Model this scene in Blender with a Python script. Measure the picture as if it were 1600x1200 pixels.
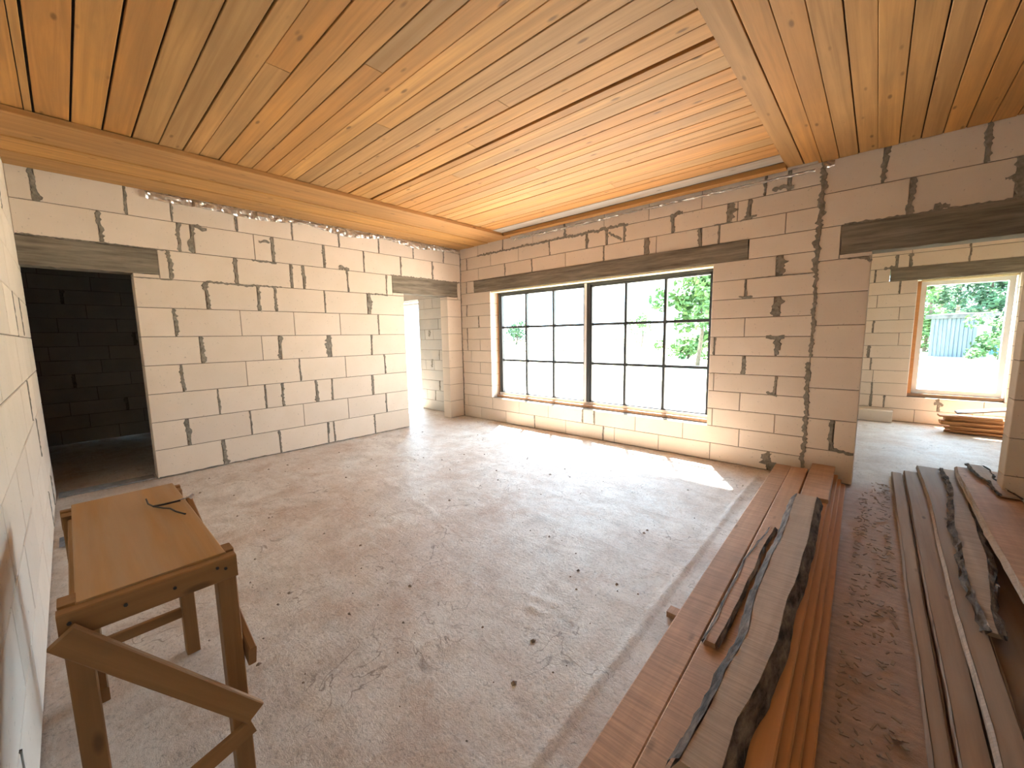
import bpy, bmesh, math, random
from mathutils import Vector, Matrix, noise
R = random.Random(7)
S = bpy.context.scene
for o in list(bpy.data.objects): bpy.data.objects.remove(o)
COL = S.collection

# ---------------------------------------------------------------- camera
def make_camera():
    f, az, pitch, roll = 627.936, -0.736122, -0.119438, -0.0162827
    fw = Vector((math.sin(az)*math.cos(pitch), math.cos(az)*math.cos(pitch), math.sin(pitch)))
    r = fw.cross(Vector((0, 0, 1))).normalized(); u = r.cross(fw)
    r2 = r*math.cos(roll)+u*math.sin(roll); u2 = u*math.cos(roll)-r*math.sin(roll)
    cd = bpy.data.cameras.new('camera'); co = bpy.data.objects.new('camera', cd); COL.objects.link(co)
    cd.sensor_fit = 'HORIZONTAL'; cd.sensor_width = 36; cd.lens = f/1600*36; cd.clip_start = .02; cd.clip_end = 500
    m = Matrix((r2, u2, -fw)).transposed().to_4x4(); m.translation = Vector((5.5895, -4.8395, 1.4508))
    co.matrix_world = m; S.camera = co
make_camera()

# ---------------------------------------------------------------- sky, sun, exposure
EXPOSURE = 4.1
SKY = (0.58, 0.80, 1.0); SKY_STRENGTH = 1.0; SUN_STRENGTH = 5.0
S.view_settings.view_transform = 'Standard'; S.view_settings.look = 'None'
S.view_settings.gamma = 1; S.view_settings.use_curve_mapping = False
S.view_settings.exposure = EXPOSURE
w = bpy.data.worlds.new('sky'); S.world = w; w.use_nodes = True
bg = w.node_tree.nodes['Background']; bg.inputs[0].default_value = (*SKY, 1); bg.inputs[1].default_value = SKY_STRENGTH
sl = bpy.data.lights.new('sun', 'SUN'); sl.energy = SUN_STRENGTH; sl.angle = .03; sl.color = (1, .95, .86)
so = bpy.data.objects.new('sun', sl); COL.objects.link(so); so.location = (-5, 9, 16)
so.rotation_euler = Vector((.29, -.5, -1)).to_track_quat('-Z', 'Y').to_euler()
def portal(loc, rot, sx, sy):
    l = bpy.data.lights.new('window_portal', 'AREA'); l.shape = 'RECTANGLE'; l.size = sx; l.size_y = sy
    l.cycles.is_portal = True
    o = bpy.data.objects.new('window_portal', l); COL.objects.link(o); o.location = loc; o.rotation_euler = rot
H = math.pi/2
portal((2.47, .34, 1.3), (-H, 0, 0), 3.5, 1.8)
portal((6.5, 4.3, 1.3), (-H, 0, 0), 1.1, 1.8)
portal((-1.85, .34, 1.1), (-H, 0, 0), 1.2, 2.2)

# ---------------------------------------------------------------- helpers
def link(name, me, mat=None, parent=None):
    o = bpy.data.objects.new(name, me); COL.objects.link(o)
    if mat is not None and me is not None and not me.materials: me.materials.append(mat)
    if parent: o.parent = parent
    return o
def mesh(name, vs, fs, smooth=False):
    me = bpy.data.meshes.new(name); me.from_pydata([tuple(v) for v in vs], [], fs); me.update()
    if smooth: me.polygons.foreach_set('use_smooth', [True]*len(me.polygons))
    return me
def structure(o): o['kind'] = 'structure'; return o
def tag(o, label, cat, group=None, kind=None):
    o['label'] = label; o['category'] = cat
    if group: o['group'] = group
    if kind: o['kind'] = kind
    return o
def empty(name, loc=(0, 0, 0), rz=0):
    o = bpy.data.objects.new(name, None); COL.objects.link(o); o.location = loc; o.rotation_euler = (0, 0, rz)
    o.empty_display_size = .1
    return o
class MB:
    def __init__(s): s.v = []; s.f = []
    def add(s, vs, fs):
        n = len(s.v); s.v += [tuple(v) for v in vs]; s.f += [tuple(i+n for i in f) for f in fs]
    def box(s, a, b):
        x0, y0, z0 = a; x1, y1, z1 = b
        s.add([(x0,y0,z0),(x1,y0,z0),(x1,y1,z0),(x0,y1,z0),(x0,y0,z1),(x1,y0,z1),(x1,y1,z1),(x0,y1,z1)],
              [(0,3,2,1),(4,5,6,7),(0,1,5,4),(1,2,6,5),(2,3,7,6),(3,0,4,7)])
    def bar(s, p, q, w, h, up=(0, 0, 1)):
        p = Vector(p); q = Vector(q); d = (q-p).normalized(); sd = d.cross(Vector(up)).normalized(); u = sd.cross(d)
        vs = [e+sd*a*w/2+u*b*h/2 for e in (p, q) for a, b in ((-1,-1),(1,-1),(1,1),(-1,1))]
        s.add(vs, [(0,1,2,3),(4,7,6,5),(0,4,5,1),(1,5,6,2),(2,6,7,3),(3,7,4,0)])
    def tube(s, pts, rad, n=6):
        pts = [Vector(p) for p in pts]; rad = rad if isinstance(rad, (list, tuple)) else [rad]*len(pts)
        b = len(s.v)
        for i, p in enumerate(pts):
            d = (pts[min(i+1, len(pts)-1)]-pts[max(i-1, 0)]).normalized()
            a = d.orthogonal().normalized(); c = d.cross(a)
            for k in range(n):
                t = 2*math.pi*k/n; s.v.append(tuple(p+(a*math.cos(t)+c*math.sin(t))*rad[i]))
        for i in range(len(pts)-1):
            for k in range(n):
                s.f.append((b+i*n+k, b+i*n+(k+1) % n, b+(i+1)*n+(k+1) % n, b+(i+1)*n+k))
        s.f.append(tuple(b+k for k in range(n))[::-1]); s.f.append(tuple(b+(len(pts)-1)*n+k for k in range(n)))
    def build(s, name, mat, parent=None, smooth=False):
        me = mesh(name, s.v, s.f, smooth); bm = bmesh.new(); bm.from_mesh(me)
        bmesh.ops.recalc_face_normals(bm, faces=bm.faces); bm.to_mesh(me); bm.free()
        return link(name, me, mat, parent)
def board_mesh(L, W, T, c=.003, warp=0., seed=0):
    """a sawn board centred on its origin, length along local x"""
    rr = random.Random(seed); n = 6 if warp else 1
    vs = []; fs = []
    for i in range(n+1):
        x = -L/2+L*i/n; oy = warp*math.sin(i*1.3+seed); oz = warp*.6*math.sin(i*1.7+seed*2)
        a, b = W/2, T/2
        for y, z in ((-a,-b+c),(-a+c,-b),(a-c,-b),(a,-b+c),(a,b-c),(a-c,b),(-a+c,b),(-a,b-c)): vs.append((x, y+oy, z+oz))
    for i in range(n):
        for k in range(8): fs.append((i*8+k, i*8+(k+1) % 8, (i+1)*8+(k+1) % 8, (i+1)*8+k))
    fs.append(tuple(range(8))[::-1]); fs.append(tuple(n*8+k for k in range(8)))
    me = mesh('board', vs, fs); bm = bmesh.new(); bm.from_mesh(me); bmesh.ops.recalc_face_normals(bm, faces=bm.faces); bm.to_mesh(me); bm.free()
    return me

# ---------------------------------------------------------------- materials
def nt(name):
    m = bpy.data.materials.new(name); m.use_nodes = True; t = m.node_tree
    return m, t, t.nodes['Principled BSDF']
class N:
    def __init__(s, t): s.t = t
    def n(s, typ, **kw):
        x = s.t.nodes.new('ShaderNode'+typ)
        for k, v in kw.items():
            if k in x.inputs: x.inputs[k].default_value = v
            else: setattr(x, k, v)
        return x
    def l(s, a, b): s.t.links.new(a, b)
    def coords(s, scale=(1, 1, 1), rand=True, space='Object'):
        tc = s.n('TexCoord'); v = tc.outputs[space]
        if rand:
            oi = s.n('ObjectInfo'); mu = s.n('VectorMath', operation='MULTIPLY'); cb = s.n('CombineXYZ')
            for i in range(3): s.l(oi.outputs['Random'], cb.inputs[i])
            mu.inputs[1].default_value = (37.3, 91.7, 53.1); s.l(cb.outputs[0], mu.inputs[0])
            ad = s.n('VectorMath', operation='ADD'); s.l(v, ad.inputs[0]); s.l(mu.outputs[0], ad.inputs[1]); v = ad.outputs[0]
        m = s.n('VectorMath', operation='MULTIPLY'); m.inputs[1].default_value = scale; s.l(v, m.inputs[0])
        return m.outputs[0]
    def noise(s, vec, scale=1, detail=4, rough=.55, dist=0.):
        x = s.n('TexNoise'); x.inputs['Scale'].default_value = scale; x.inputs['Detail'].default_value = detail
        x.inputs['Roughness'].default_value = rough; x.inputs['Distortion'].default_value = dist; s.l(vec, x.inputs['Vector']); return x.outputs['Fac']
    def ramp(s, fac, stops, interp='LINEAR'):
        x = s.n('ValToRGB'); cr = x.color_ramp; cr.interpolation = interp
        while len(cr.elements) < len(stops): cr.elements.new(.5)
        for e, (p, c) in zip(cr.elements, stops):
            e.position = p; e.color = (*c, 1) if len(c) == 3 else c
        s.l(fac, x.inputs[0]); return x.outputs[0]
    def mix(s, fac, a, b, mode='MIX'):
        x = s.n('MixRGB', blend_type=mode)
        for i, v in ((0, fac), (1, a), (2, b)):
            if hasattr(v, 'is_linked'): s.l(v, x.inputs[i])
            elif isinstance(v, (int, float)): x.inputs[i].default_value = v
            else: x.inputs[i].default_value = (*v, 1)
        return x.outputs[0]
    def bump(s, h, strength, dist, b):
        x = s.n('Bump'); x.inputs['Strength'].default_value = strength; x.inputs['Distance'].default_value = dist
        s.l(h, x.inputs['Height']); s.l(x.outputs[0], b.inputs['Normal'])
    def rand(s): return s.n('ObjectInfo').outputs['Random']
def g(v): return (v, v, v)
def mat_block(name, tint):
    m, t, b = nt(name); k = N(t); v = k.coords()
    base = k.ramp(k.rand(), [(0, tuple(c*.93 for c in tint)), (.5, tint), (1, tuple(min(1, c*1.05) for c in tint))])
    cloud = k.noise(v, 3.5, 3); c = k.mix(k.ramp(cloud, [(.4, g(0)), (.75, g(.35))]), base, (.66, .56, .44))
    pit = k.ramp(k.noise(v, 42, 3, .7), [(.29, g(.66)), (.345, g(1))])
    c = k.mix(1., c, pit, 'MULTIPLY')
    k.l(c, b.inputs['Base Color']); b.inputs['Roughness'].default_value = .95
    saw = k.noise(k.coords((3, 3, 60)), 1.5, 3)
    k.bump(k.mix(.5, pit, saw), .25, .006, b); return m
def mat_noise(name, c0, c1, scale, rough=.9, bump=.3, dist=.005, stretch=(1, 1, 1), mid=(.35, .7), rand=True):
    m, t, b = nt(name); k = N(t); v = k.coords(stretch, rand); n = k.noise(v, scale, 6, .65)
    k.l(k.ramp(n, [(mid[0], c0), (mid[1], c1)]), b.inputs['Base Color']); b.inputs['Roughness'].default_value = rough
    if bump: k.bump(n, bump, dist, b)
    return m
def mat_plain(name, c, rough=.5, metal=0.):
    m, t, b = nt(name); b.inputs['Base Color'].default_value = (*c, 1); b.inputs['Roughness'].default_value = rough; b.inputs['Metallic'].default_value = metal; return m
def mat_wood(name, tones, grain=.45, rough=.7, grey=0., saw=0., knots=.8):
    """pine boards: grain runs along local x"""
    m, t, b = nt(name); k = N(t)
    base = k.ramp(k.rand(), [(i/(len(tones)-1), c) for i, c in enumerate(tones)])
    gv = k.coords((.55, 16, 16)); gn = k.noise(gv, 1.3, 6, .6, .6)
    c = k.mix(k.ramp(gn, [(.36, g(grain)), (.66, g(0))]), base, tuple(x*.48 for x in tones[0]))
    cl = k.noise(k.coords((.8, 2.5, 2.5)), 1.4, 4, .6, .4)
    c = k.mix(k.ramp(cl, [(.42, g(0)), (.78, g(.55))]), c, tuple(x*.62 for x in tones[-1]))
    if grey: c = k.mix(k.ramp(k.noise(k.coords((.7, 9, 9)), 1.2, 5), [(.40, g(0)), (.62, g(grey))]), c, (.43, .39, .34))
    vo = k.n('TexVoronoi', feature='F1'); vo.inputs['Scale'].default_value = 1.0; k.l(k.coords((3.0, 9., 9.)), vo.inputs['Vector'])
    kn = k.ramp(vo.outputs['Distance'], [(.06, g(knots)), (.13, g(0))])
    c = k.mix(kn, c, tuple(x*.28 for x in tones[0]))
    k.l(c, b.inputs['Base Color']); b.inputs['Roughness'].default_value = rough
    h = gn
    if saw:
        sn = k.noise(k.coords((75, 2.5, 2.5)), 1.5, 3); c = k.mix(1., c, k.ramp(sn, [(.3, g(.72)), (.65, g(1.08))]), 'MULTIPLY')
        c = k.mix(k.ramp(k.noise(k.coords((2, 5, 5)), 1.5, 5, .7), [(.5, g(0)), (.75, g(.4))]), c, tuple(x*.55 for x in tones[0])); k.l(c, b.inputs['Base Color'])
        h = k.mix(.6, gn, k.noise(k.coords((70, 3, 3)), 1.5, 2))
    k.bump(h, .3, .004, b); return m
def mat_floor():
    m, t, b = nt('screed'); k = N(t); v = k.coords(rand=False)
    big = k.noise(v, .75, 6, .65, .6); mid = k.noise(v, 3.8, 8, .72, .6); fine = k.noise(v, 60, 5, .75)
    trow = k.noise(k.coords((2.2, 9, 1), False), 1.6, 6, .65, 1.8); trow2 = k.noise(k.coords((8, 2, 1), False), 1.4, 6, .65, 2.2)
    c = k.ramp(mid, [(.30, (.50, .43, .375)), (.5, (.68, .62, .565)), (.72, (.80, .77, .73))])
    c = k.mix(k.ramp(big, [(.43, g(0)), (.70, g(.62))]), c, (.52, .36, .265))
    c = k.mix(k.ramp(trow, [(.52, g(0)), (.66, g(.45))]), c, (.76, .72, .68))
    c = k.mix(k.ramp(trow2, [(.55, g(0)), (.68, g(.32))]), c, (.46, .35, .28))
    c = k.mix(k.ramp(k.noise(v, 7, 7, .8, .3), [(.60, g(0)), (.70, g(.6))]), c, (.36, .235, .15))
    c = k.mix(k.ramp(k.noise(v, 2.6, 5, .7, 1.), [(.63, g(0)), (.70, g(.5))]), c, (.78, .77, .75))
    cr = k.ramp(k.noise(v, 3.2, 3, .6, .8), [(.490, g(0)), (.4985, g(1)), (.5015, g(1)), (.510, g(0))])
    cm = k.ramp(k.noise(v, 1.9, 3), [(.52, g(0)), (.60, g(.75))])
    c = k.mix(k.mix(1., cr, cm, 'MULTIPLY'), c, (.20, .14, .10))
    c = k.mix(k.ramp(k.noise(v, 1.7, 6, .75, .5), [(.52, g(0)), (.66, g(.5))]), c, (.45, .285, .185))
    c = k.mix(1., c, k.ramp(fine, [(.30, g(.55)), (.46, g(1.0)), (.75, g(1.08))]), 'MULTIPLY')
    # sawdust and bark dirt lying where the boards are handled
    sp = k.n('SeparateXYZ'); k.l(v, sp.inputs[0])
    wob = k.n('MapRange'); k.l(k.noise(v, 2.2, 5, .7), wob.inputs[0]); wob.inputs[3].default_value = -.28; wob.inputs[4].default_value = .28
    ax = k.n('Math', operation='ADD'); k.l(sp.outputs[0], ax.inputs[0]); k.l(wob.outputs[0], ax.inputs[1])
    mx = k.n('MapRange'); k.l(ax.outputs[0], mx.inputs[0]); mx.inputs[1].default_value = 5.15; mx.inputs[2].default_value = 5.5
    ay = k.n('Math', operation='ADD'); k.l(sp.outputs[1], ay.inputs[0]); k.l(wob.outputs[0], ay.inputs[1])
    my = k.n('MapRange'); k.l(ay.outputs[0], my.inputs[0]); my.inputs[1].default_value = .25; my.inputs[2].default_value = -.15
    mm = k.n('Math', operation='MULTIPLY'); k.l(mx.outputs[0], mm.inputs[0]); k.l(my.outputs[0], mm.inputs[1])
    dust = k.ramp(k.noise(k.coords((1, 5, 1), False), 7, 6, .7), [(.3, (.24, .125, .06)), (.6, (.40, .22, .11)), (.8, (.52, .33, .19))])
    mf = k.n('Math', operation='MULTIPLY'); k.l(mm.outputs[0], mf.inputs[0]); mf.inputs[1].default_value = .92
    c = k.mix(mf.outputs[0], c, dust)
    k.l(c, b.inputs['Base Color']); b.inputs['Roughness'].default_value = .48
    h = k.mix(.3, k.mix(.5, mid, k.mix(.5, trow, trow2)), fine); k.bump(h, .75, .03, b); return m
def mat_glass():
    m = bpy.data.materials.new('glass'); m.use_nodes = True; t = m.node_tree; t.nodes.clear(); k = N(t)
    tr = k.n('BsdfTransparent'); tr.inputs[0].default_value = (.94, .96, .96, 1); gl = k.n('BsdfGlossy'); gl.inputs['Roughness'].default_value = .02
    fr = k.n('Fresnel'); fr.inputs[0].default_value = 1.25; mx = k.n('MixShader'); o = k.n('OutputMaterial')
    k.l(fr.outputs[0], mx.inputs[0]); k.l(tr.outputs[0], mx.inputs[1]); k.l(gl.outputs[0], mx.inputs[2]); k.l(mx.outputs[0], o.inputs[0]); return m
def mat_film():
    m = bpy.data.materials.new('film'); m.use_nodes = True; t = m.node_tree; t.nodes.clear(); k = N(t)
    tr = k.n('BsdfTransparent'); df = k.n('BsdfDiffuse'); df.inputs[0].default_value = (.50, .40, .31, 1)
    gl = k.n('BsdfGlossy'); gl.inputs['Roughness'].default_value = .18
    a = k.n('MixShader'); a.inputs[0].default_value = .45; c = k.n('MixShader'); c.inputs[0].default_value = .22; o = k.n('OutputMaterial')
    k.l(df.outputs[0], a.inputs[1]); k.l(gl.outputs[0], a.inputs[2]); k.l(a.outputs[0], c.inputs[1]); k.l(tr.outputs[0], c.inputs[2]); k.l(c.outputs[0], o.inputs[0]); return m
BLOCK = mat_block('aerated_block', (.76, .66, .565))
BLOCKD = mat_block('aerated_block_shaded', (.46, .43, .39))  # same blocks, with the dim hall's shade put into a darker tint
MORTAR = mat_noise('mortar', (.17, .15, .12), (.33, .30, .25), 30, bump=.6, dist=.01)
JOINT = mat_noise('thin_joint', (.16, .13, .10), (.26, .22, .18), 20)
LINTEL = mat_noise('cast_concrete', (.11, .09, .065), (.30, .265, .21), 3.2, stretch=(.7, .7, 9), bump=.5, dist=.008, mid=(.3, .68))
PINE = mat_wood('pine_ceiling', [(.50, .225, .055), (.60, .28, .07), (.36, .21, .085), (.63, .32, .09), (.47, .26, .10), (.60, .30, .08), (.57, .25, .06), (.42, .235, .09)], grain=.55)
PINE_GREY = mat_wood('pine_weathered', [(.46, .36, .27), (.52, .42, .33)], grey=.9)
PLANK = mat_wood('sawn_plank', [(.55, .32, .195), (.60, .36, .225), (.50, .285, .165)], grain=.3, saw=1, knots=.5)
PLANK_OR = mat_wood('orange_plank', [(.56, .25, .09), (.64, .30, .11)], grain=.3, knots=.3)
SLABW = mat_wood('slab_wood', [(.44, .30, .20), (.47, .325, .22)], grain=.3, saw=1, knots=.75, grey=.18)
OLDW = mat_wood('old_board', [(.31, .185, .105), (.38, .235, .14), (.27, .17, .105)], grain=.5, grey=.22)
BARK = mat_noise('bark', (.025, .018, .014), (.24, .19, .155), 14, bump=1., dist=.02, stretch=(.5, 1.6, 1.6), mid=(.36, .68))
BENCHW = mat_wood('bench_wood', [(.36, .185, .07), (.43, .225, .085), (.31, .155, .058)], grain=.5, knots=.7)
BENCHT = mat_wood('bench_top', [(.50, .28, .105), (.52, .29, .11)], grain=.3, grey=.3, knots=.25)
FLOOR = mat_floor(); GLASS = mat_glass(); FILM = mat_film()
FR_DARK = mat_plain('dark_frame', (.035, .04, .045), .45); FR_WHITE = mat_plain('white_frame', (.80, .81, .82), .4)
FOAM = mat_noise('foam', (.74, .62, .36), (.86, .76, .52), 25)
DARKVOID = mat_noise('dark_gap_backing', (.05, .03, .018), (.10, .06, .035), 6)  # backing coloured dark so the gaps between ceiling planks read as shade
STEEL = mat_plain('nail_steel', (.5, .5, .55), .3, 1.); BLACK = mat_plain('black_wire', (.02, .02, .022), .5)

# ---------------------------------------------------------------- walls of blocks
JW = {'t': .006, 'n': .018, 'w': .033, 'W': .06}
class Plane:
    """u along the wall, z up, d out of the visible face"""
    def __init__(s, axis, pos, sign): s.a, s.p, s.s = axis, pos, sign
    def __call__(s, u, z, d): return (s.p+s.s*d, u, z) if s.a == 'x' else (u, s.p+s.s*d, z)
def block(parent, pl, u0, u1, z0, z1, t, mat, name='block'):
    e = .0035; j = R.uniform(-.0015, .0015); cu, cz = (u0+u1)/2, (z0+z1)/2
    c = Vector(pl(cu, cz, -t/2)); vs = []
    for d, i in ((j, e), (j-e, 0), (-t-j+e, 0), (-t-j, e)):
        for a, b in ((u0+i, z0+i), (u1-i, z0+i), (u1-i, z1-i), (u0+i, z1-i)): vs.append(Vector(pl(a, b, d))-c)
    fs = [(0, 1, 2, 3), (15, 14, 13, 12)]+[(r*4+k, (r+1)*4+k, (r+1)*4+(k+1) % 4, r*4+(k+1) % 4) for r in range(3) for k in range(4)]
    me = mesh(name, vs, fs); bm = bmesh.new(); bm.from_mesh(me); bmesh.ops.recalc_face_normals(bm, faces=bm.faces); bm.to_mesh(me); bm.free()
    o = link(name, me, mat, parent); o.location = c; return o
def smear(parent, pl, u0, z0, u1, z1, w, proud=.004, name='mortar_smear', blob=None, mat=None):
    """a ragged lick of mortar squeezed out along the joint from (u0,z0) to (u1,z1)"""
    n = max(6, int(math.hypot(u1-u0, z1-z0)/.018)); n = min(n, 90)
    du, dz = u1-u0, z1-z0; L = math.hypot(du, dz); du /= L; dz /= L; px, pz = -dz, du
    c = Vector(pl((u0+u1)/2, (z0+z1)/2, 0)); vs = []; fs = []; drift = 0.
    for i in range(n+1):
        f = i/n; drift = drift*.78+R.uniform(-.25, .25)*w*.75
        a = w*(.5+R.uniform(-.28, .38))+drift; b = w*(.5+R.uniform(-.28, .38))-drift
        if blob: a += blob[1]*math.exp(-((f-blob[0])/.13)**2); b += blob[1]*.8*math.exp(-((f-blob[0])/.1)**2)
        if i in (0, n): a *= .7; b *= .7
        a = max(a, w*.15); b = max(b, w*.15); x, z = u0+du*L*f, z0+dz*L*f; e = min(a, b)*.45; h = proud*R.uniform(.6, 1.3)
        for off, d in ((-a, -.004), (-a+e, h), (b-e, h), (b, -.004)): vs.append(Vector(pl(x+px*off, z+pz*off, d))-c)
    for i in range(n):
        for k in range(3): fs.append((i*4+k, i*4+k+1, (i+1)*4+k+1, (i+1)*4+k))
    me = mesh(name, vs, fs); o = link(name, me, mat or MORTAR, parent); o.location = c
    return o
def build_wall(name, pl, t, h, segs, joints, mat=BLOCK, ncourse=10, top=None, extra_core=()):
    """segs: course -> [(u0,u1)], joints: course -> [(u, class)]; a recessed mortar core carries the blocks"""
    core = MB(); todo = []
    for k in range(ncourse):
        z0, z1 = k*h, (k+1)*h
        if top: z1 = min(z1, top)
        for (a, b) in segs(k):
            p, q = pl(a+.006, z0, -.006), pl(b-.006, z1, -t+.006)
            core.box([min(p[i], q[i]) for i in range(3)], [max(p[i], q[i]) for i in range(3)])
            js = sorted([j for j in joints.get(k, []) if a+.03 < j[0] < b-.03])
            cuts = [(a, None)]+js+[(b, None)]
            for (ua, ca), (ub, cb) in zip(cuts, cuts[1:]):
                ga = .0012 if ca is None else JW[ca]*.5; gb = .0012 if cb is None else JW[cb]*.5
                if ca == 't' or (ca and R.random() < .3): ga = .003
                if cb == 't': gb = .003
                todo.append((ua+ga, ub-gb, z0+.003, z1-.003))
    o = structure(core.build(name, JOINT))
    for (a, b, z0, z1) in todo: block(o, pl, a, b, z0, z1, t, mat)
    for k, js in joints.items():
        z0, z1 = k*h, min((k+1)*h, top or 99)
        for (u, c) in js:
            if c == 't': continue
            z_0 = z0+R.uniform(-.004, .02); tilt = R.uniform(-.012, .012)
            bl = (R.choice((.1, .9, .55)), R.uniform(.2, .7)*JW[c]) if R.random() < .6 else None
            smear(o, pl, u-tilt, z_0, u+tilt, z1-R.uniform(-.003, .01), JW[c], blob=bl)
    return o
def lintel(parent, pl, u0, u1, z0, z1, t, name='lintel'):
    """cast beam with the marks of its form boards"""
    n = 24; vs = []; fs = []; c = Vector(pl((u0+u1)/2, (z0+z1)/2, -t/2)); rows = 5
    for i in range(n+1):
        u = u0+(u1-u0)*i/n
        for r in range(rows+1):
            z = z0+(z1-z0)*r/rows; ed = .006*R.uniform(-1, 1) if r in (0, rows) else 0
            uu = u+(.008*R.uniform(-1, 1) if i in (0, n) else 0)
            vs.append(Vector(pl(uu, z+ed, .003+(.003 if r >= 3 else 0)+R.uniform(-.0012, .0012)))-c)
        vs.append(Vector(pl(u, z1, -t))-c); vs.append(Vector(pl(u, z0, -t))-c)
    m = rows+3
    for i in range(n):
        for r in range(m): fs.append((i*m+r, i*m+(r+1) % m, (i+1)*m+(r+1) % m, (i+1)*m+r))
    fs.append(tuple(range(m))); fs.append(tuple(n*m+r for r in range(m))[::-1])
    me = mesh(name, vs, fs); bm = bmesh.new(); bm.from_mesh(me); bmesh.ops.recalc_face_normals(bm, faces=bm.faces); bm.to_mesh(me); bm.free()
    o = link(name, me, LINTEL, parent); o.location = c; return o
def regular(h, u0, u1, n, L=.6, mort=.5):
    d = {}
    for k in range(n):
        off = (.0, .3, .12, .42, .2, .5)[k % 6]; u = u0+off; js = []
        while u < u1:
            js.append((u, R.choice('nw') if R.random() < mort else 't')); u += L
        d[k] = js
    return d

# left wall, face x = 0
LJ = {9: [(-4.89,'w'),(-4.3,'n'),(-3.95,'n'),(-3.37,'n'),(-2.77,'n'),(-2.17,'n'),(-1.57,'n'),(-.97,'n'),(-.36,'n')],
 8: [(-4.5,'w'),(-3.91,'w'),(-3.8,'w'),(-3.21,'t'),(-3.01,'w'),(-2.39,'w'),(-1.82,'n'),(-1.21,'n'),(-.6,'w')],
 7: [(-4.01,'w'),(-3.42,'w'),(-2.82,'w'),(-2.67,'w'),(-2.08,'n'),(-1.47,'n')],
 6: [(-3.72,'w'),(-3.21,'w'),(-3.02,'w'),(-2.42,'n'),(-1.78,'W')], 5: [(-4.02,'w'),(-3.42,'t'),(-2.83,'t'),(-2.23,'t'),(-1.64,'n')],
 4: [(-3.82,'w'),(-3.22,'t'),(-3.02,'w'),(-2.4,'W'),(-1.77,'n')], 3: [(-4.01,'w'),(-3.41,'t'),(-2.8,'n'),(-2.19,'t'),(-1.57,'n')],
 2: [(-3.71,'n'),(-3.23,'n'),(-3.03,'w'),(-2.61,'w'),(-2.4,'n'),(-1.79,'w')], 1: [(-4.02,'w'),(-3.41,'n'),(-2.8,'t'),(-2.19,'t'),(-1.58,'n')],
 0: [(-3.71,'w'),(-3.11,'n'),(-2.5,'n'),(-2.41,'n'),(-1.79,'n')]}
PL = Plane('x', 0, 1)
def seg_left(k):
    if k <= 6: return [(-4.312, -1.18), (-.31, 0)]
    if k == 7: return [(-4.105, -1.375), (-.075, 0)]
    return [(-5.04, 0)]
WL = build_wall('wall_left', PL, .2, .3, seg_left, LJ)
lintel(WL, PL, -5.06, -4.108, 2.14, 2.393, .2); lintel(WL, PL, -1.372, -.08, 2.145, 2.395, .2)
for a, b in ((-4.31, -4.108), (-1.372, -1.18), (-.31, -.08)): block(WL, PL, a, b, 2.103, 2.139, .2, BLOCK, 'levelling_strip')
smear(WL, PL, -3.72, 2.1, -2.94, 2.1, .022); smear(WL, PL, -1.82, 2.1, -1.46, 2.095, .02); smear(WL, PL, -3.25, 2.4, -2.98, 2.39, .02)
smear(WL, PL, -4.3, 2.1, -4.0, 2.1, .01); smear(WL, PL, -2.2, 2.43, -2.05, 2.425, .05, .007); smear(WL, PL, -3.8, 2.69, -3.66, 2.68, .045)
smear(WL, PL, -3.16, 2.62, -3.04, 2.63, .03); smear(WL, PL, -1.4, 2.4, -.02, 2.4, .022); smear(WL, PL, -5.03, 2.4, -4.05, 2.397, .014)
smear(WL, PL, -4.3, .006, -1.2, .004, .010, .003)

# window wall, face y = 0
WJ = {14: [(.47,'t'),(1.05,'n'),(1.67,'t'),(2.25,'w'),(2.86,'t'),(3.46,'t'),(4.06,'t'),(4.66,'n'),(4.86,'w')],
 13: [(.18,'n'),(.77,'t'),(1.38,'t'),(1.98,'n'),(2.6,'w'),(2.9,'w'),(3.15,'w'),(3.75,'w'),(4.35,'W'),(4.42,'t'),(4.53,'w')],
 12: [(.47,'t'),(1.09,'n'),(1.65,'n'),(2.26,'t'),(2.86,'n'),(3.44,'W'),(3.56,'t'),(4.06,'w'),(4.25,'n'),(4.85,'t')],
 11: [(.16,'n')], 10: [(4.82,'W')], 9: [(.15,'n'),(4.53,'n')], 8: [(.45,'n'),(4.82,'W')], 7: [(.15,'n'),(4.54,'t')],
 6: [(.15,'n'),(.47,'t'),(4.25,'n'),(4.84,'w')], 5: [(.24,'t'),(4.55,'w')], 4: [(.46,'t'),(4.26,'t'),(4.85,'n')], 3: [(4.53,'t')],
 2: [(.4,'t'),(4.26,'t'),(4.86,'t')], 1: [(.12,'t'),(.74,'t'),(1.35,'t'),(1.94,'t'),(2.55,'n'),(2.74,'n'),(3.34,'t'),(3.94,'t'),(4.54,'t')],
 0: [(.46,'t'),(1.06,'t'),(1.67,'n'),(2.26,'t'),(2.88,'n'),(3.05,'t'),(3.65,'t'),(4.25,'t'),(4.83,'w')]}
PW = Plane('y', 0, -1)
def seg_far(k):
    if k <= 1 or k >= 12: return [(0, 5.12)]
    if k == 11: return [(0, .352), (4.542, 5.12)]
    return [(0, .742), (4.205, 5.12)]
WF = build_wall('wall_far', PW, .3, .2, seg_far, WJ, ncourse=15)
lintel(WF, PW, .355, 4.538, 2.2, 2.398, .3)
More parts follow.
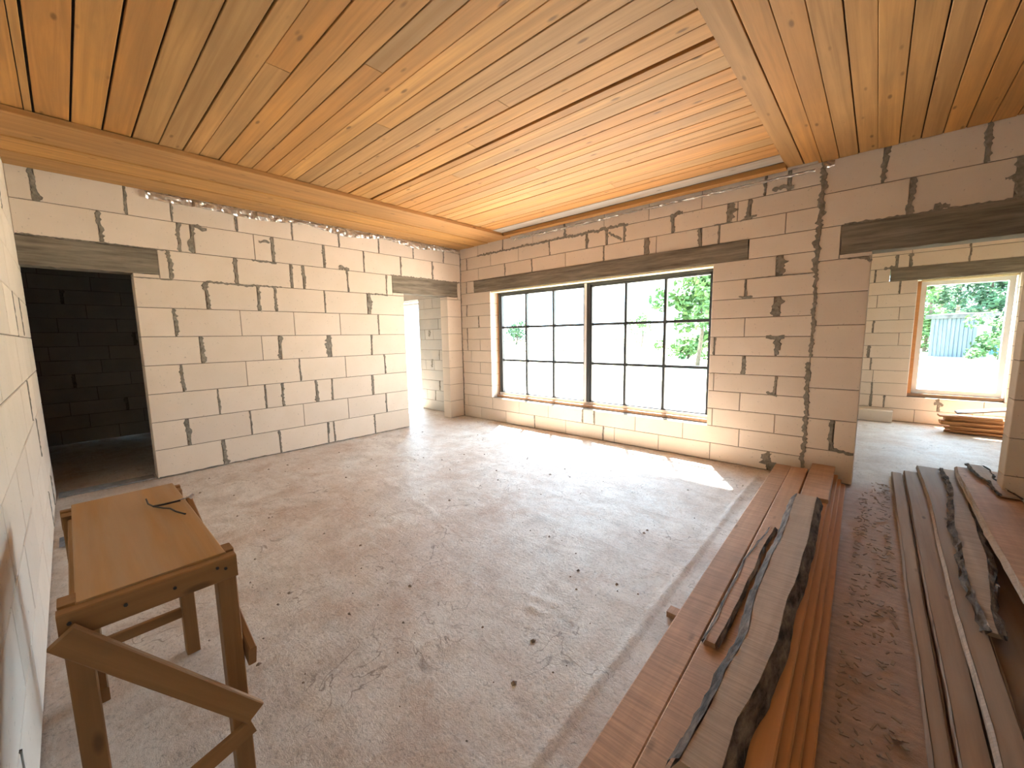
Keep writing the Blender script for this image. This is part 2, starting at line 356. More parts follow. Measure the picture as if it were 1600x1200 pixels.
for a in ((.45, 2.8, 2.3, 2.81, .03), (2.3, 2.81, 2.9, 2.805, .04), (2.86, 2.805, 3.2, 2.8, .04), (4.6, 2.62, 4.45, 2.6, .025), (4.2, 2.6, 4.38, 2.6, .02),
          (4.72, 2.845, 4.9, 2.83, .035), (3.72, 2.79, 3.86, 2.8, .045), (4.84, 1.38, 4.86, 1.26, .05), (4.74, 1.4, 4.9, 1.395, .04), (4.47, 1.82, 4.6, 1.815, .025),
          (4.77, .82, 4.87, .80, .03), (4.5, 2.0, 5.1, 2.0, .007)): smear(WF, PW, *a)
smear(WF, PW, 4.78, .17, 4.85, .01, .09, .006, blob=(.4, .02)); smear(WF, PW, .01, .0, .012, 2.98, .022, .006)
smear(WF, PW, 2.93, 2.75, 3.12, 2.64, .03, .007)

# partition wall with the doorway to the next room, same face
W2J = {9: [(5.54,'w'),(6.12,'w'),(6.72,'w')], 8: [(5.72,'w'),(6.3,'W'),(6.9,'n')], 1: [(5.33,'w')]}
def seg_part(k):
    if k <= 6: return [(5.122, 5.505), (6.4, 8.6)]
    if k == 7: return [(5.122, 5.28), (6.63, 8.6)]
    return [(5.122, 8.6)]
for k in range(8): W2J[k] = W2J.get(k, [])+[(6.4+(.6, .3, .45)[k % 3]+.6*i, 'n') for i in range(4)]
WP = build_wall('wall_partition', PW, .2, .3, seg_part, W2J)
lintel(WP, PW, 5.283, 6.627, 2.14, 2.395, .2)
for a, b in ((5.283, 5.505), (6.4, 6.627)): block(WP, PW, a, b, 2.103, 2.139, .2, BLOCK, 'levelling_strip')
for z0, z1, wd in ((2.0, 2.99, .045), (1.2, 2.0, .034), (.01, 1.15, .036)):
    smear(WP, PW, 5.119, z0, 5.117, z1, wd, .006)
for a in ((5.33, .31, 5.5, .3, .03), (5.3, 2.4, 6.5, 2.4, .022), (5.86, 2.44, 5.95, 2.43, .05), (5.34, 2.095, 5.49, 2.09, .02), (5.46, 2.1, 5.5, 2.05, .03), (6.22, 2.56, 6.29, 2.57, .025)): smear(WP, PW, *a)

# wall beside the camera, face y = -5.04
PN = Plane('y', -5.04, 1)
WN = build_wall('wall_near', PN, .2, .3, lambda k: [(-.2, 8.6)], regular(.3, .25, 5.2, 10, mort=.2))
# right wall (out of the picture) with a wide window opening
def frame_wall(name, pl, t, u0, u1, z1, op, mat):
    m = MB()
    parts = [(u0, u1, 0, z1)]
    if op: a, b, c, d = op; parts = [(u0, a, 0, z1), (b, u1, 0, z1), (a, b, 0, c), (a, b, d, z1)]
    for (ua, ub, za, zb) in parts:
        if ub-ua < .001 or zb-za < .001: continue
        p, q = pl(ua, za, 0), pl(ub, zb, -t); m.box([min(p[i], q[i]) for i in range(3)], [max(p[i], q[i]) for i in range(3)])
    return structure(m.build(name, mat))
frame_wall('wall_right', Plane('x', 8.6, -1), .3, -5.24, 0, 3.1, None, BLOCK)

# next room beyond the doorway
PA = Plane('y', 3.95, -1)
def seg_annex(k):
    if k <= 1 or k >= 12: return [(5.15, 7.2)]
    if k == 11: return [(5.15, 5.675), (7.06, 7.2)]
    return [(5.15, 5.995), (6.985, 7.2)]
AJ = {14: [(5.5,'n'),(6.1,'t'),(6.7,'n')], 13: [(5.9,'t'),(6.5,'n')], 12: [(5.74,'w'),(5.89,'w'),(6.5,'n')], 11: [(5.5,'n')], 10: [(5.8,'n')], 9: [(5.55,'t')], 8: [(5.82,'t')], 7: [(5.53,'n')],
      6: [(5.84,'t')], 5: [(5.5,'w')], 4: [(5.54,'n')], 3: [(5.58,'t')], 2: [(5.58,'n')], 1: [(5.58,'w'),(5.74,'n'),(6.35,'w'),(6.8,'t')], 0: [(6.1,'t'),(6.7,'t')]}
WA = build_wall('wall_annex', PA, .3, .2, seg_annex, AJ, ncourse=15)
lintel(WA, PA, 5.68, 7.055, 2.2, 2.4, .3)
smear(WA, PA, 5.6, 2.42, 5.75, 2.39, .05); smear(WA, PA, 6.3, .33, 6.4, .3, .05)
frame_wall('wall_annex_left', Plane('x', 5.15, 1), .3, 0.31, 4.25, 3.1, None, BLOCK)
frame_wall('wall_annex_right', Plane('x', 7.2, -1), .3, .2, 4.25, 3.1, None, BLOCK)
# hall behind the narrow doorway
PH = Plane('y', 0, -1)
HJ = {k: [((-.55, -.85, -.68)[k % 3], 'n' if k % 4 == 1 else 't'), ((-.25, -1.12, -.4)[k % 3], 't')] for k in range(15)}
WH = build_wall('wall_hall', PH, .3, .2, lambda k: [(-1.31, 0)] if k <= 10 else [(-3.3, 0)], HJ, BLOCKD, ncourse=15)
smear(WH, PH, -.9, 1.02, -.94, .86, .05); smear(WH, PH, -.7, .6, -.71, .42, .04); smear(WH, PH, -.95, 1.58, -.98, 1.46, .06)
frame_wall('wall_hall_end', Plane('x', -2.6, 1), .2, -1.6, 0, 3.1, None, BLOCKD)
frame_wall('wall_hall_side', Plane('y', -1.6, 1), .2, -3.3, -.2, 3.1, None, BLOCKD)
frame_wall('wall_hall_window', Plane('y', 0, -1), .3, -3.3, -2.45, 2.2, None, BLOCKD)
# dark room behind the wide doorway
PD = Plane('x', -3.0, 1)
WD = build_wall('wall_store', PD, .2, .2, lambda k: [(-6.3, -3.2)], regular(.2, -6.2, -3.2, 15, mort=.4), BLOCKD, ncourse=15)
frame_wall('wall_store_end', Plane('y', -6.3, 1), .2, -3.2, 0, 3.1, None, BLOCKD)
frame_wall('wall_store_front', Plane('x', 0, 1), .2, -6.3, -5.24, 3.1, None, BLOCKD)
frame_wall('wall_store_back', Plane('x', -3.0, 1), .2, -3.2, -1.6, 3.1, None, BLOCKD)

# ---------------------------------------------------------------- floor
SCABS = [(3.6, -3.91, 3.58, -3.6, .035, .010), (3.62, -4.12, 3.62, -3.98, .025, .008), (4.22, -3.23, 4.43, -3.19, .03, .010), (4.08, -3.86, 4.13, -3.76, .025, .008), (4.3, -3.3, 4.46, -3.24, .025, .008), (4.55, -2.2, 4.62, -2.05, .03, .008),
         (1.33, -4.25, 3.18, -3.94, .028, .004), (1.87, -2.75, 3.19, -2.96, .024, .004), (3.78, -3.62, 4.07, -3.73, .022, .005), (2.63, -3.22, 2.88, -3.29, .02, -.006), (3.96, -2.67, 4.19, -2.66, .02, -.007), (4.24, -1.82, 4.54, -1.79, .02, -.006)]
def relief(x, y):
    """mortar scabs, trowel ridges and shallow cracks left in the screed"""
    t = 0.
    wx = x+.05*noise.noise(Vector((x*7, y*7, 5.))); wy = y+.05*noise.noise(Vector((x*7, y*7, 8.)))
    for x0, y0, x1, y1, w, h in SCABS:
        dx, dy = x1-x0, y1-y0; q = max(0, min(1, ((wx-x0)*dx+(wy-y0)*dy)/(dx*dx+dy*dy)))
        d = math.hypot(wx-x0-dx*q, wy-y0-dy*q)
        if d < 3*w: t += h*math.exp(-(d/w)**2)*(.6+.8*noise.noise(Vector((x*18, y*18, 1.))))
    return t
def make_floor():
    xs = [-3.2+.1*i for i in range(32)]+[.02*i for i in range(0, 280)]+[5.6+.06*i for i in range(0, 24)]+[7.04+.1*i for i in range(17)]
    ys = [-6.4+.1*i for i in range(14)]+[-5.04+.02*i for i in range(0, 259)]+[.15+.1*i for i in range(42)]
    vs = []
    for y in ys:
        for x in xs:
            p = Vector((x, y, 0)); z = .006*noise.noise(p*1.3)+.004*noise.noise(p*5)
            r = noise.noise(Vector((x*2.2+3*noise.noise(p*.8), y*6, 2.))); z += .006*max(0, r-.1)
            if -5.04 < y < 0 and 0 < x < 8: z += .0022*noise.noise(p*11)
            # straight screed ridge left by the guide rail
            if y < -.3: z += .012*math.exp(-((x-4.775+.012*(y+.43))/.018)**2)
            if 1 < x < 4.8 and -4.5 < y < -1.5: z += relief(x, y)
            vs.append((x, y, z-.006))
    nx = len(xs); fs = [(j*nx+i, j*nx+i+1, (j+1)*nx+i+1, (j+1)*nx+i) for j in range(len(ys)-1) for i in range(nx-1)]
    return structure(link('floor', mesh('floor', vs, fs, True), FLOOR))
make_floor()
# the floor of the store room starts behind a strip of old board at the sill
m = MB(); m.box((-.19, -5.02, .0), (-.02, -4.33, .012)); structure(m.build('trim_1', mat_noise('grey_strip', (.16, .16, .16), (.30, .30, .30), 20)))

# ---------------------------------------------------------------- ceiling
m = MB(); m.box((-3.3, -6.5, 3.07), (9.3, .62, 3.2)); m.box((4.7, .62, 3.07), (9.3, 4.6, 3.2))
CE = structure(m.build('ceiling', DARKVOID))
def plank(parent, p0, p1, W, T, z, mat, name='plank', warp=0):
    """ceiling plank whose lower face is at z, from p0 to p1 in plan"""
    p0 = Vector((*p0, 0)); p1 = Vector((*p1, 0)); d = p1-p0
    o = link(name, board_mesh(d.length, W, T, .0025, warp, R.randint(0, 99)), mat, parent)
    c = (p0+p1)/2; o.location = (c.x, c.y, z+T/2); o.rotation_euler = (R.uniform(-.004, .004), 0, math.atan2(d.y, d.x)); return o
ys = [-5.10,-4.87,-4.83,-4.66,-4.5,-4.34,-4.18,-4.03,-3.92,-3.78,-3.65,-3.53,-3.41,-3.28,-3.15,-3.02,-2.88,-2.75,-2.62,-2.49,-2.365,-2.26,-2.16,-2.02,-1.88,-1.74,-1.635,-1.49,-1.36,-1.25,-1.11,-.97,-.83,-.68,-.585,-.40,-.2]
GAPS = {-2.365: .028, -1.49: .02, -2.62: .012, -4.5: .012, -4.34: .010, -4.03: .010, -.585: .008, -4.83: .01, -4.66: .010}
for i, (a, b) in enumerate(zip(ys, ys[1:])):
    g0 = GAPS.get(a, .003); g1 = .0015
    z = 3.014+R.choice((0, 0, .003, -.002, .004)); mt = PINE_GREY if b >= -.3 else PINE
    cut = {8: 2.9, 11: 3.3, 14: 2.75, 17: 3.6, 19: 3.0, 22: 2.4, 25: 3.1, 29: 2.6, 32: 3.4}.get(i)
    xa, xb = 1.13, 4.9+R.uniform(-.01, .012)
    yc = (a+g0+b-g1)/2; wd = b-a-g0-g1
    for s, e in ([(xa, cut-.002), (cut+.002, xb)] if cut else [(xa, xb)]): plank(CE, (s, yc), (e, yc+R.uniform(-.002, .002)), wd, .025, z, mt)
plank(CE, (1.25, -.14), (4.85, -.14), .10, .05, 2.962, PINE, 'wall_plate_board')
plank(CE, (.05, -.045), (5.08, -.045), .08, .06, 2.985, PINE_GREY, 'wall_plate_board')
for a, b in ((.0, .19), (.19, .40), (.40, .735), (.735, 1.235)):                # lower band beside the left wall
    plank(CE, ((a+b)/2, -5.04), ((a+b)/2, -.005), b-a-.016, .04, 2.968+R.choice((-.004, .0, .005)), PINE)
xr = [4.845, 4.977, 5.107, 5.233, 5.362, 5.487, 5.617, 5.745, 5.869, 5.99, 6.115, 6.24, 6.365, 6.49, 6.615, 6.74, 6.865, 6.99]
for a, b in zip(xr, xr[1:]):
    gp = R.choice((.003, .005, .008)); plank(CE, ((a+b)/2, -5.05), ((a+b)/2+R.uniform(-.003, .003), -.008), b-a-gp, .028, 2.987+R.choice((0, 0, .003)), PINE)
plank(CE, (7.8, -5.05), (7.8, -.01), 1.6, .028, 2.987, PINE, 'plank_panel')
for x in (5.6, 6.2, 6.8): plank(CE, (x, .25), (x, 3.94), .58, .03, 2.99, PINE)
for y in (-.3, -.9, -1.4): plank(CE, (-2.5, y), (-.22, y), .4, .03, 2.72 if y > -.5 else 2.9, PINE)

# ---------------------------------------------------------------- windows
def window_far():
    D0, D1 = .16, .24; yc = .2
    f = MB(); x0, x1, z0, z1 = .745, 4.2, .43, 2.185
    f.box((x0+.03, D0, z0), (x1-.01, D1, z0+.055)); root = structure(f.build('window_1', FR_WHITE))
    def part(name, mat, *boxes):
        q = MB()
        for a, b in boxes: q.box(a, b)
        return q.build(name, mat, root)
    part('outer_frame', FR_DARK, ((x0+.04, D0, z1-.045), (x1-.01, D1, z1-.015)), ((x0+.03, D0, z0+.055), (x0+.075, D1, z1-.015)), ((x1-.045, D0, z0+.055), (x1-.01, D1, z1-.015)))
    part('wood_strip', PINE, ((x0+.005, .165, z0), (x0+.03, .25, z1)))
    part('foam_seam', FOAM, ((x0, .02, z1-.012), (x1, .26, z1+.012)))
    part('sill_strip', PLANK, ((x0+.02, .10, z0-.022), (x1, .155, z0+.012)))
    part('centre_post', FR_WHITE, ((2.475, D0-.01, z0+.05), (2.512, D1, z1-.02)))
    part('post_cover', FR_DARK, ((2.514, D0-.004, z0+.05), (2.565, D1, z1-.03)))
    for sx0, sx1, vs_ in ((.82, 2.472, (1.371, 1.913)), (2.567, 4.155, (3.094, 3.619))):
        part('sash_frame', FR_DARK, ((sx0, D0+.01, z0+.055), (sx1, D1-.01, z0+.068)), ((sx0, D0+.01, z1-.075), (sx1, D1-.01, z1-.045)),
             ((sx0, D0+.01, z0+.055), (sx0+.022, D1-.01, z1-.045)), ((sx1-.022, D0+.01, z0+.055), (sx1, D1-.01, z1-.045)))
        for v in vs_: part('muntin', FR_DARK, ((v-.017, D0+.015, z0+.068), (v+.017, D1-.015, z1-.07)))
        for hz in (1.04, 1.592): part('muntin', FR_DARK, ((sx0+.02, D0+.02, hz-.017), (sx1-.02, D1-.02, hz+.017)))
        xs = [sx0+.02, *vs_, sx1-.02]; zs = [z0+.066, 1.04, 1.592, z1-.07]
        for a, b in zip(xs, xs[1:]):
            for c, d in zip(zs, zs[1:]):
                q = mesh('pane', [(a+.017, yc, c+.017), (b-.017, yc, c+.017), (b-.017, yc, d-.017), (a+.017, yc, d-.017)], [(0, 1, 2, 3)]); link('pane', q, GLASS, root)
window_far()
def window_plain(name, x0, x1, y, z0, z1, wd, dp, strip=True):
    f = MB()
    for a, b in (((x0, y, z0), (x1, y+dp, z0+wd)), ((x0, y, z1-wd), (x1, y+dp, z1)), ((x0, y, z0+wd), (x0+wd, y+dp, z1-wd)), ((x1-wd, y, z0+wd), (x1, y+dp, z1-wd))): f.box(a, b)
    root = structure(f.build(name, FR_WHITE))
    link('pane', mesh('pane', [(x0+wd, y+dp/2, z0+wd), (x1-wd, y+dp/2, z0+wd), (x1-wd, y+dp/2, z1-wd), (x0+wd, y+dp/2, z1-wd)], [(0, 1, 2, 3)]), GLASS, root)
    return root
w2 = window_plain('window_2', 6.04, 6.965, 4.05, .46, 2.165, .06, .08)
q = MB(); q.box((5.998, 4.0, .44), (6.038, 4.12, 2.18)); q.build('wood_strip', PLANK_OR, w2)
q = MB(); q.box((5.998, 3.99, .405), (6.98, 4.14, .452)); q.build('sill_strip', OLDW, w2)
q = MB(); q.box((6.04, 4.0, 2.168), (6.98, 4.12, 2.196)); q.build('foam_seam', FOAM, w2)
window_plain('window_3', -2.44, -1.315, .18, .02, 2.17, .05, .07)

# ---------------------------------------------------------------- plastic film hanging from the ceiling edge
def film(name, pl, u0, u1, ztop, drop, label):
    n = int((u1-u0)/.022); rows = 5; vs = []; fs = []
    for i in range(n+1):
        u = u0+(u1-u0)*i/n; f = i/n; dr = drop*(.75+.5*noise.noise(Vector((u*1.7, 3, 0))))
        for r in range(rows+1):
            q = r/rows; cr = noise.noise(Vector((u*16, q*2.5, 1.)))*.02+noise.noise(Vector((u*38, q*2, 4.)))*.014
            vs.append(pl(u, ztop-dr*q+.004*noise.noise(Vector((u*30, q, 9))), max(.004, .02+.012*math.sin(q*3)+cr)))
    for i in range(n):
        for r in range(rows): fs.append((i*(rows+1)+r, i*(rows+1)+r+1, (i+1)*(rows+1)+r+1, (i+1)*(rows+1)+r))
    o = link(name, mesh(name, vs, fs), FILM); tag(o, label, 'plastic film'); return o
film('plastic_film', PL, -4.15, -.02, 2.962, .105, 'crinkled clear plastic film hanging under the ceiling along the left wall')
film('plastic_film', PW, 1.3, 5.06, 2.945, .035, 'thin strip of clear plastic film along the top of the window wall')
film('plastic_film', PW, 5.12, 5.2, 2.98, .07, 'small scrap of clear plastic film at the top of the mortared joint')

# ---------------------------------------------------------------- work bench
def bench():
    B = empty('work_bench', (3.72, -4.73, 0)); ox, oy = 3.72, -4.73
    def bar(name, p, q, wd, h, mat=BENCHW, up=(0, 0, 1)):
        p = Vector(p)-Vector((ox, oy, 0)); q = Vector(q)-Vector((ox, oy, 0)); d = (q-p)
        o = link(name, board_mesh(d.length, wd, h, .003, .0, R.randint(0, 99)), mat, B)
        x = d.normalized(); u = Vector(up); y = u.cross(x).normalized(); z = x.cross(y)
        mm = Matrix((x, y, z)).transposed().to_4x4(); mm.translation = (p+q)/2; o.matrix_local = mm; return o
    for x, y in ((3.285, -4.575), (3.285, -4.89), (4.105, -4.572), (4.105, -4.893)):
        top = .802 if x > 4 else .785
        bar('leg', (x, y, .0), (x, y, top), .05, .055, up=(1, 0, 0))
    bar('end_rail', (3.245, -4.918, .755), (3.245, -4.548, .755), .028, .075); nr = bar('end_rail', (4.152, -4.92, .762), (4.152, -4.55, .762), .036, .07)
    for y in (-4.9, -4.56): bar('side_rail', (3.26, y+(.012 if y < -4.7 else -.012), .735), (4.13, y+(.012 if y < -4.7 else -.012), .735), .024, .07)
    tp = bar('table_top', (3.225, -4.728, .797), (4.14, -4.728, .797), .318, .012, BENCHT)
    bar('diagonal_brace', (4.19, -4.915, .752), (4.19, -4.548, .268), .022, .062, up=(0, 0, 1))
    bar('lower_brace', (4.185, -4.555, .225), (4.185, -4.88, .135), .02, .05)
    bar('stretcher', (3.285, -4.89, .205), (3.285, -4.575, .205), .022, .045)
    bar('diagonal_brace', (3.32, -4.533, .72), (4.165, -4.533, .44), .022, .075)
    bar('diagonal_brace', (3.6, -4.862, .72), (4.1, -4.862, .5), .022, .06)
    for y, z in ((-4.9, .77), (-4.885, .75), (-4.8, .765), (-4.7, .762), (-4.6, .775), (-4.58, .765)): q = MB(); q.tube([(4.165-ox, y-oy, z), (4.1745-ox, y-oy, z)], .0045); q.build('nail_head', BLACK, B)
    tag(B, 'rough wooden work bench with crossed braces beside the near wall', 'work bench')
    return B
bench()
wr = empty('bent_wire', (3.55, -4.68, .804))
q = MB(); q.tube([(-.12, .0, .012), (-.07, -.0, .006), (-.02, .01, .006), (.03, .035, .005), (.06, .05, .007), (.1, .06, .004), (.16, .08, .004)], .003); q.tube([(-.02, .01, .006), (0, .04, .01), (.0, .09, .01)], .004)
q.build('black_strand', BLACK, wr); q = MB(); q.tube([(0, .04, .011), (-.005, .12, .014)], .0022); q.build('shank', STEEL, wr)
q = MB(); q.tube([(-.005, .12, .008), (-.008, .135, .02)], [.008, .006], 8); q.build('bright_tip', STEEL, wr)
tag(wr, 'bent black wire with a shiny tip lying on the work bench', 'wire')

# ---------------------------------------------------------------- stacked sawn boards
def sawn(x0, x1, y0, y1, z, T, mat, label, skew=.0208, group='sawn boards stacked along the doorway wall', name='sawn_board', cat='board', warp=.002):
    """board from y1 (far) to y0 (near); skew turns it so that the near end sits further right"""
    L = y1-y0; o = link(name, board_mesh(L, x1-x0, T, .005, warp, R.randint(0, 99)), mat)
    o.location = ((x0+x1)/2+skew*L/2, (y0+y1)/2, z+T/2); o.rotation_euler = (0, 0, H-math.atan(skew)*-1 if False else H+math.atan(skew)); return tag(o, label, cat, group)
NEAR = -4.45
sp = .03
for y in (-2.87, -.7, -4.2):
    q = MB(); q.box((4.88, y-.03, 0), (5.19, y+.03, sp)); o = q.build('spacer_batten', PLANK)
    tag(o, {-2.87: 'short batten end sticking out left under the stacked boards', -.7: 'batten under the far end of the stacked boards', -4.2: 'batten under the near end of the stacked boards'}[y], 'batten')
sawn(4.90, 5.035, NEAR, -.10, sp, .04, PLANK, 'lower board on the left edge of the stack')
sawn(4.905, 5.040, NEAR, -.09, sp+.0445, .038, PLANK, 'leftmost wide board on top of the stack')
sawn(5.05, 5.18, NEAR, -.06, sp, .04, PLANK, 'lower board in the middle of the stack')
sawn(5.045, 5.178, NEAR, -.11, sp+.0445, .043, PLANK, 'second wide board from the left on the stack')
sawn(5.215, 5.465, NEAR, -.13, .002, .031, PLANK_OR, 'lowest board of the stepped edge facing the sawdust strip', warp=.0)
sawn(5.210, 5.432, NEAR, -.10, .034, .031, PLANK_OR, 'second board from below in the stepped edge', warp=.0)
sawn(5.210, 5.405, NEAR, -.08, .066, .031, PLANK_OR, 'third board from below in the stepped edge', warp=.0)
sawn(5.205, 5.374, NEAR, -.12, .098, .034, PLANK_OR, 'topmost long board of the stepped edge, under the grey slab', warp=.0)
sawn(5.200, 5.378, -1.05, -.05, .133, .034, PLANK, 'short board lying on the far right end of the stack', warp=.0)

def profile(n, amp, seed, step=0):
    rr = random.Random(seed); ph = [rr.uniform(0, 6.28) for _ in range(6)]
    return [sum(amp/(j+1)*math.sin(i/n*(2.2+2.6*j)*math.pi+ph[j]) for j in range(4))+rr.uniform(-amp, amp)*.12 for i in range(n+1)]
def live_slab(name, pts, z, T, slope, label, group=None, topmat=SLABW, barkmat=BARK, amp=.012, n=44, seed=1, rough=.005, tilt=0.):
    """slab with natural edges. pts: [(y, xleft, xright)] of the top face from far to near"""
    y0, y1 = pts[0][0], pts[-1][0]; c = Vector((sum((p[1]+p[2])/2 for p in pts)/len(pts), (y0+y1)/2, z)); rr = random.Random(seed)
    pa, pb = profile(n, amp, seed), profile(n, amp, seed+50)
    def ip(y, k):
        for a, b in zip(pts, pts[1:]):
            if b[0] <= y <= a[0]: f = (y-a[0])/(b[0]-a[0]); return a[k]+(b[k]-a[k])*f
        return pts[-1][k]
    core = []; lb = []; rb = []
    for i in range(n+1):
        y = y0+(y1-y0)*i/n; xl, xr_ = ip(y, 1)+pa[i], ip(y, 2)+pb[i]; zz = z+tilt*(i/n)
        P = lambda x, h: Vector((x, y, zz+h))-c
        core.append((P(xl, T), P(xr_, T), P(xr_+slope*.8, 0), P(xl-slope*.8, 0)))
        def strip(x, s):
            out = []
            for q in range(5):
                f = q/4; bulge = 1.4*rough*math.sin(f*math.pi)+rr.uniform(-rough, rough)*(1 if 0 < q < 4 else .4)
                out.append(P(x+s*(slope*f+bulge+.002), T*(1-f)+.0015+(rr.uniform(-.5, 1.)*rough if q < 4 else 0)))
            return out
        lb.append(strip(xl, -1)); rb.append(strip(xr_, 1))
    vs = [v for r in core for v in r]
    fs = [(i*4+k, (i+1)*4+k, (i+1)*4+(k+1) % 4, i*4+(k+1) % 4) for i in range(n) for k in range(4)]+[(0, 1, 2, 3), (n*4+3, n*4+2, n*4+1, n*4)]
    # local x must run along the grain
    rot = Matrix.Rotation(-H, 4, 'Z')
    me = mesh(name, [rot @ v for v in vs], fs); bm = bmesh.new(); bm.from_mesh(me); bmesh.ops.recalc_face_normals(bm, faces=bm.faces); bm.to_mesh(me); bm.free()
    o = link(name, me, topmat); o.location = c; o.rotation_euler = (0, 0, H)
    for st, flip in ((lb, 0), (rb, 1)):
        vs = [rot @ v for r in st for v in r]; fs = [(i*5+k, i*5+k+1, (i+1)*5+k+1, (i+1)*5+k) for i in range(n) for k in range(4)]
        link('bark_edge', mesh('bark_edge', vs, fs), barkmat, o)
    return tag(o, label, 'slab', group)
ZS = .134
live_slab('bark_edged_slab', [(-1.12, 5.205, 5.338), (-1.5, 5.215, 5.345), (-2.0, 5.238, 5.366), (-2.65, 5.243, 5.35), (-3.0, 5.262, 5.365), (-3.3, 5.25, 5.36), (-3.5, 5.252, 5.335), (-3.74, 5.235, 5.345)],
          ZS, .058, .038, 'thick grey slab with bark edges lying on top of the board stack', amp=.006, seed=3, n=60, rough=.006)
live_slab('bark_offcut', [(-1.75, 5.14, 5.165), (-2.3, 5.12, 5.16), (-2.7, 5.125, 5.165), (-3.12, 5.125, 5.172)], sp+.088, .022, .010, 'narrow pinkish offcut with bark beside the grey slab', topmat=PLANK, amp=.005, seed=8, n=30, rough=.005)

# ---------------------------------------------------------------- rough boards on the right
GR = 'rough boards lying through the doorway on the right'
live_slab('edged_board', [(.60, 5.795, 5.86), (-.3, 5.80, 5.862), (-1.5, 5.812, 5.862), (-4.4, 5.825, 5.86)], .004, .03, .006, 'narrow rough board nearest the sawdust strip, leftmost of the right heap', GR, OLDW, OLDW, .003, 40, 11, .003)
live_slab('edged_board', [(.72, 5.888, 6.0), (-.5, 5.888, 5.985), (-1.6, 5.888, 5.97), (-4.4, 5.886, 5.965)], .004, .03, .006, 'second rough board from the left in the right heap', GR, OLDW, OLDW, .003, 40, 12, .003)
live_slab('edged_board', [(.86, 5.985, 6.16), (-.4, 6.0, 6.11), (-1.6, 5.985, 6.06), (-4.4, 5.965, 6.02)], .041, .030, .010, 'rough board with a pale left edge in the middle of the right heap', GR, OLDW, SLABW, .005, 40, 13, .003)
live_slab('edged_board', [(.74, 6.15, 6.27), (-.2, 6.13, 6.22), (-1.3, 6.065, 6.14), (-2.2, 6.04, 6.08)], .084, .02, .02, 'splintered bark covered board tapering over the right heap', GR, SLABW, BARK, .012, 40, 14, .012)
live_slab('edged_board', [(.6, 6.10, 6.60), (-1.0, 6.10, 6.6), (-4.4, 6.02, 6.6)], .004, .028, .010, 'wide brown dusty board under the right heap', GR, OLDW, OLDW, .004, 40, 15, .003)
live_slab('edged_board', [(.70, 6.225, 6.47), (-.4, 6.215, 6.46), (-1.7, 6.205, 6.45), (-3.2, 6.2, 6.45)], .12, .035, .016, 'raised pale board with peeling bark, rightmost of the heap', GR, PLANK, SLABW, .008, 40, 16, .006, tilt=.05)
live_slab('bark_strip', [(.72, 6.31, 6.38), (.2, 6.34, 6.41), (-.2, 6.38, 6.44)], .180, .010, .010, 'curved strip of grey bark lying on the raised board', None, SLABW, BARK, .012, 24, 17, .010)
for y, a in ((.1, 'far'), (-2.6, 'near')):
    q = MB(); q.box((6.30, y-.04, .034), (6.52, y+.04, .117 if y > 0 else .15)); tag(q.build('timber_chock', OLDW), f'timber chock under the {a} end of the raised board', 'timber')

# bark and wood chips swept along the stacks
def chips():
    q = MB(); rr = random.Random(5)
    def chip(x, y, L, wd, z=0.0):
        a = rr.uniform(0, 6.28); d = Vector((math.cos(a), math.sin(a), rr.uniform(-.15, .25))); q.bar(Vector((x, y, z+.006))-d*L/2, Vector((x, y, z+.006+abs(rr.gauss(0, .004))))+d*L/2, wd, rr.uniform(.002, .005))
    for _ in range(130): chip(5.565+abs(rr.gauss(0, .05)), rr.uniform(-3.6, -.3), rr.uniform(.010, .035), rr.uniform(.006, .016))
    for _ in range(130): chip(5.76-abs(rr.gauss(0, .055)), rr.uniform(-3.4, .2), rr.uniform(.010, .045), rr.uniform(.006, .018))
    for _ in range(90): chip(rr.uniform(5.58, 5.75), rr.uniform(-3.6, .1), rr.uniform(.01, .03), rr.uniform(.003, .009))
    o = q.build('wood_chips', OLDW); tag(o, 'bark and wood chips scattered on the sawdust between the board stacks', 'wood chips', kind='stuff')
    q2 = MB(); q = q2
    for _ in range(240):
        x, y = rr.uniform(.3, 4.8), rr.uniform(-4.6, -.4); r = .003+.010*rr.random()**3
        vs = [(x+r*math.cos(k*1.26)*rr.uniform(.7, 1.5), y+r*math.sin(k*1.26)*rr.uniform(.7, 1.5), -.004) for k in range(5)]+[(x, y, r*.55)]
        q2.add(vs, [(k, (k+1) % 5, 5) for k in range(5)])
    o = q2.build('mortar_crumbs', mat_noise('crumb', (.20, .14, .10), (.45, .38, .32), 30)); tag(o, 'small crumbs of mortar and dirt scattered over the screed floor', 'crumbs', kind='stuff')
chips()
# rag behind the bench
rr = random.Random(4); vs = []; fs = []
for i in range(9):
    for j in range(9):
        f, h = i/8-.5, j/8-.5; e = max(abs(f), abs(h))*2
        vs.append((f*.22, h*.16, .002+.035*(1-e)*(.5+noise.noise(Vector((f*9, h*9, 3))))))
fs = [(i*9+j, (i+1)*9+j, (i+1)*9+j+1, i*9+j+1) for i in range(8) for j in range(8)]
o = link('rag', mesh('rag', vs, fs, True), mat_noise('rag_cloth', (.16, .18, .22), (.30, .33, .40), 12)); o.location = (1.25, -4.93, 0); tag(o, 'crumpled blue grey rag on the floor behind the work bench', 'rag')

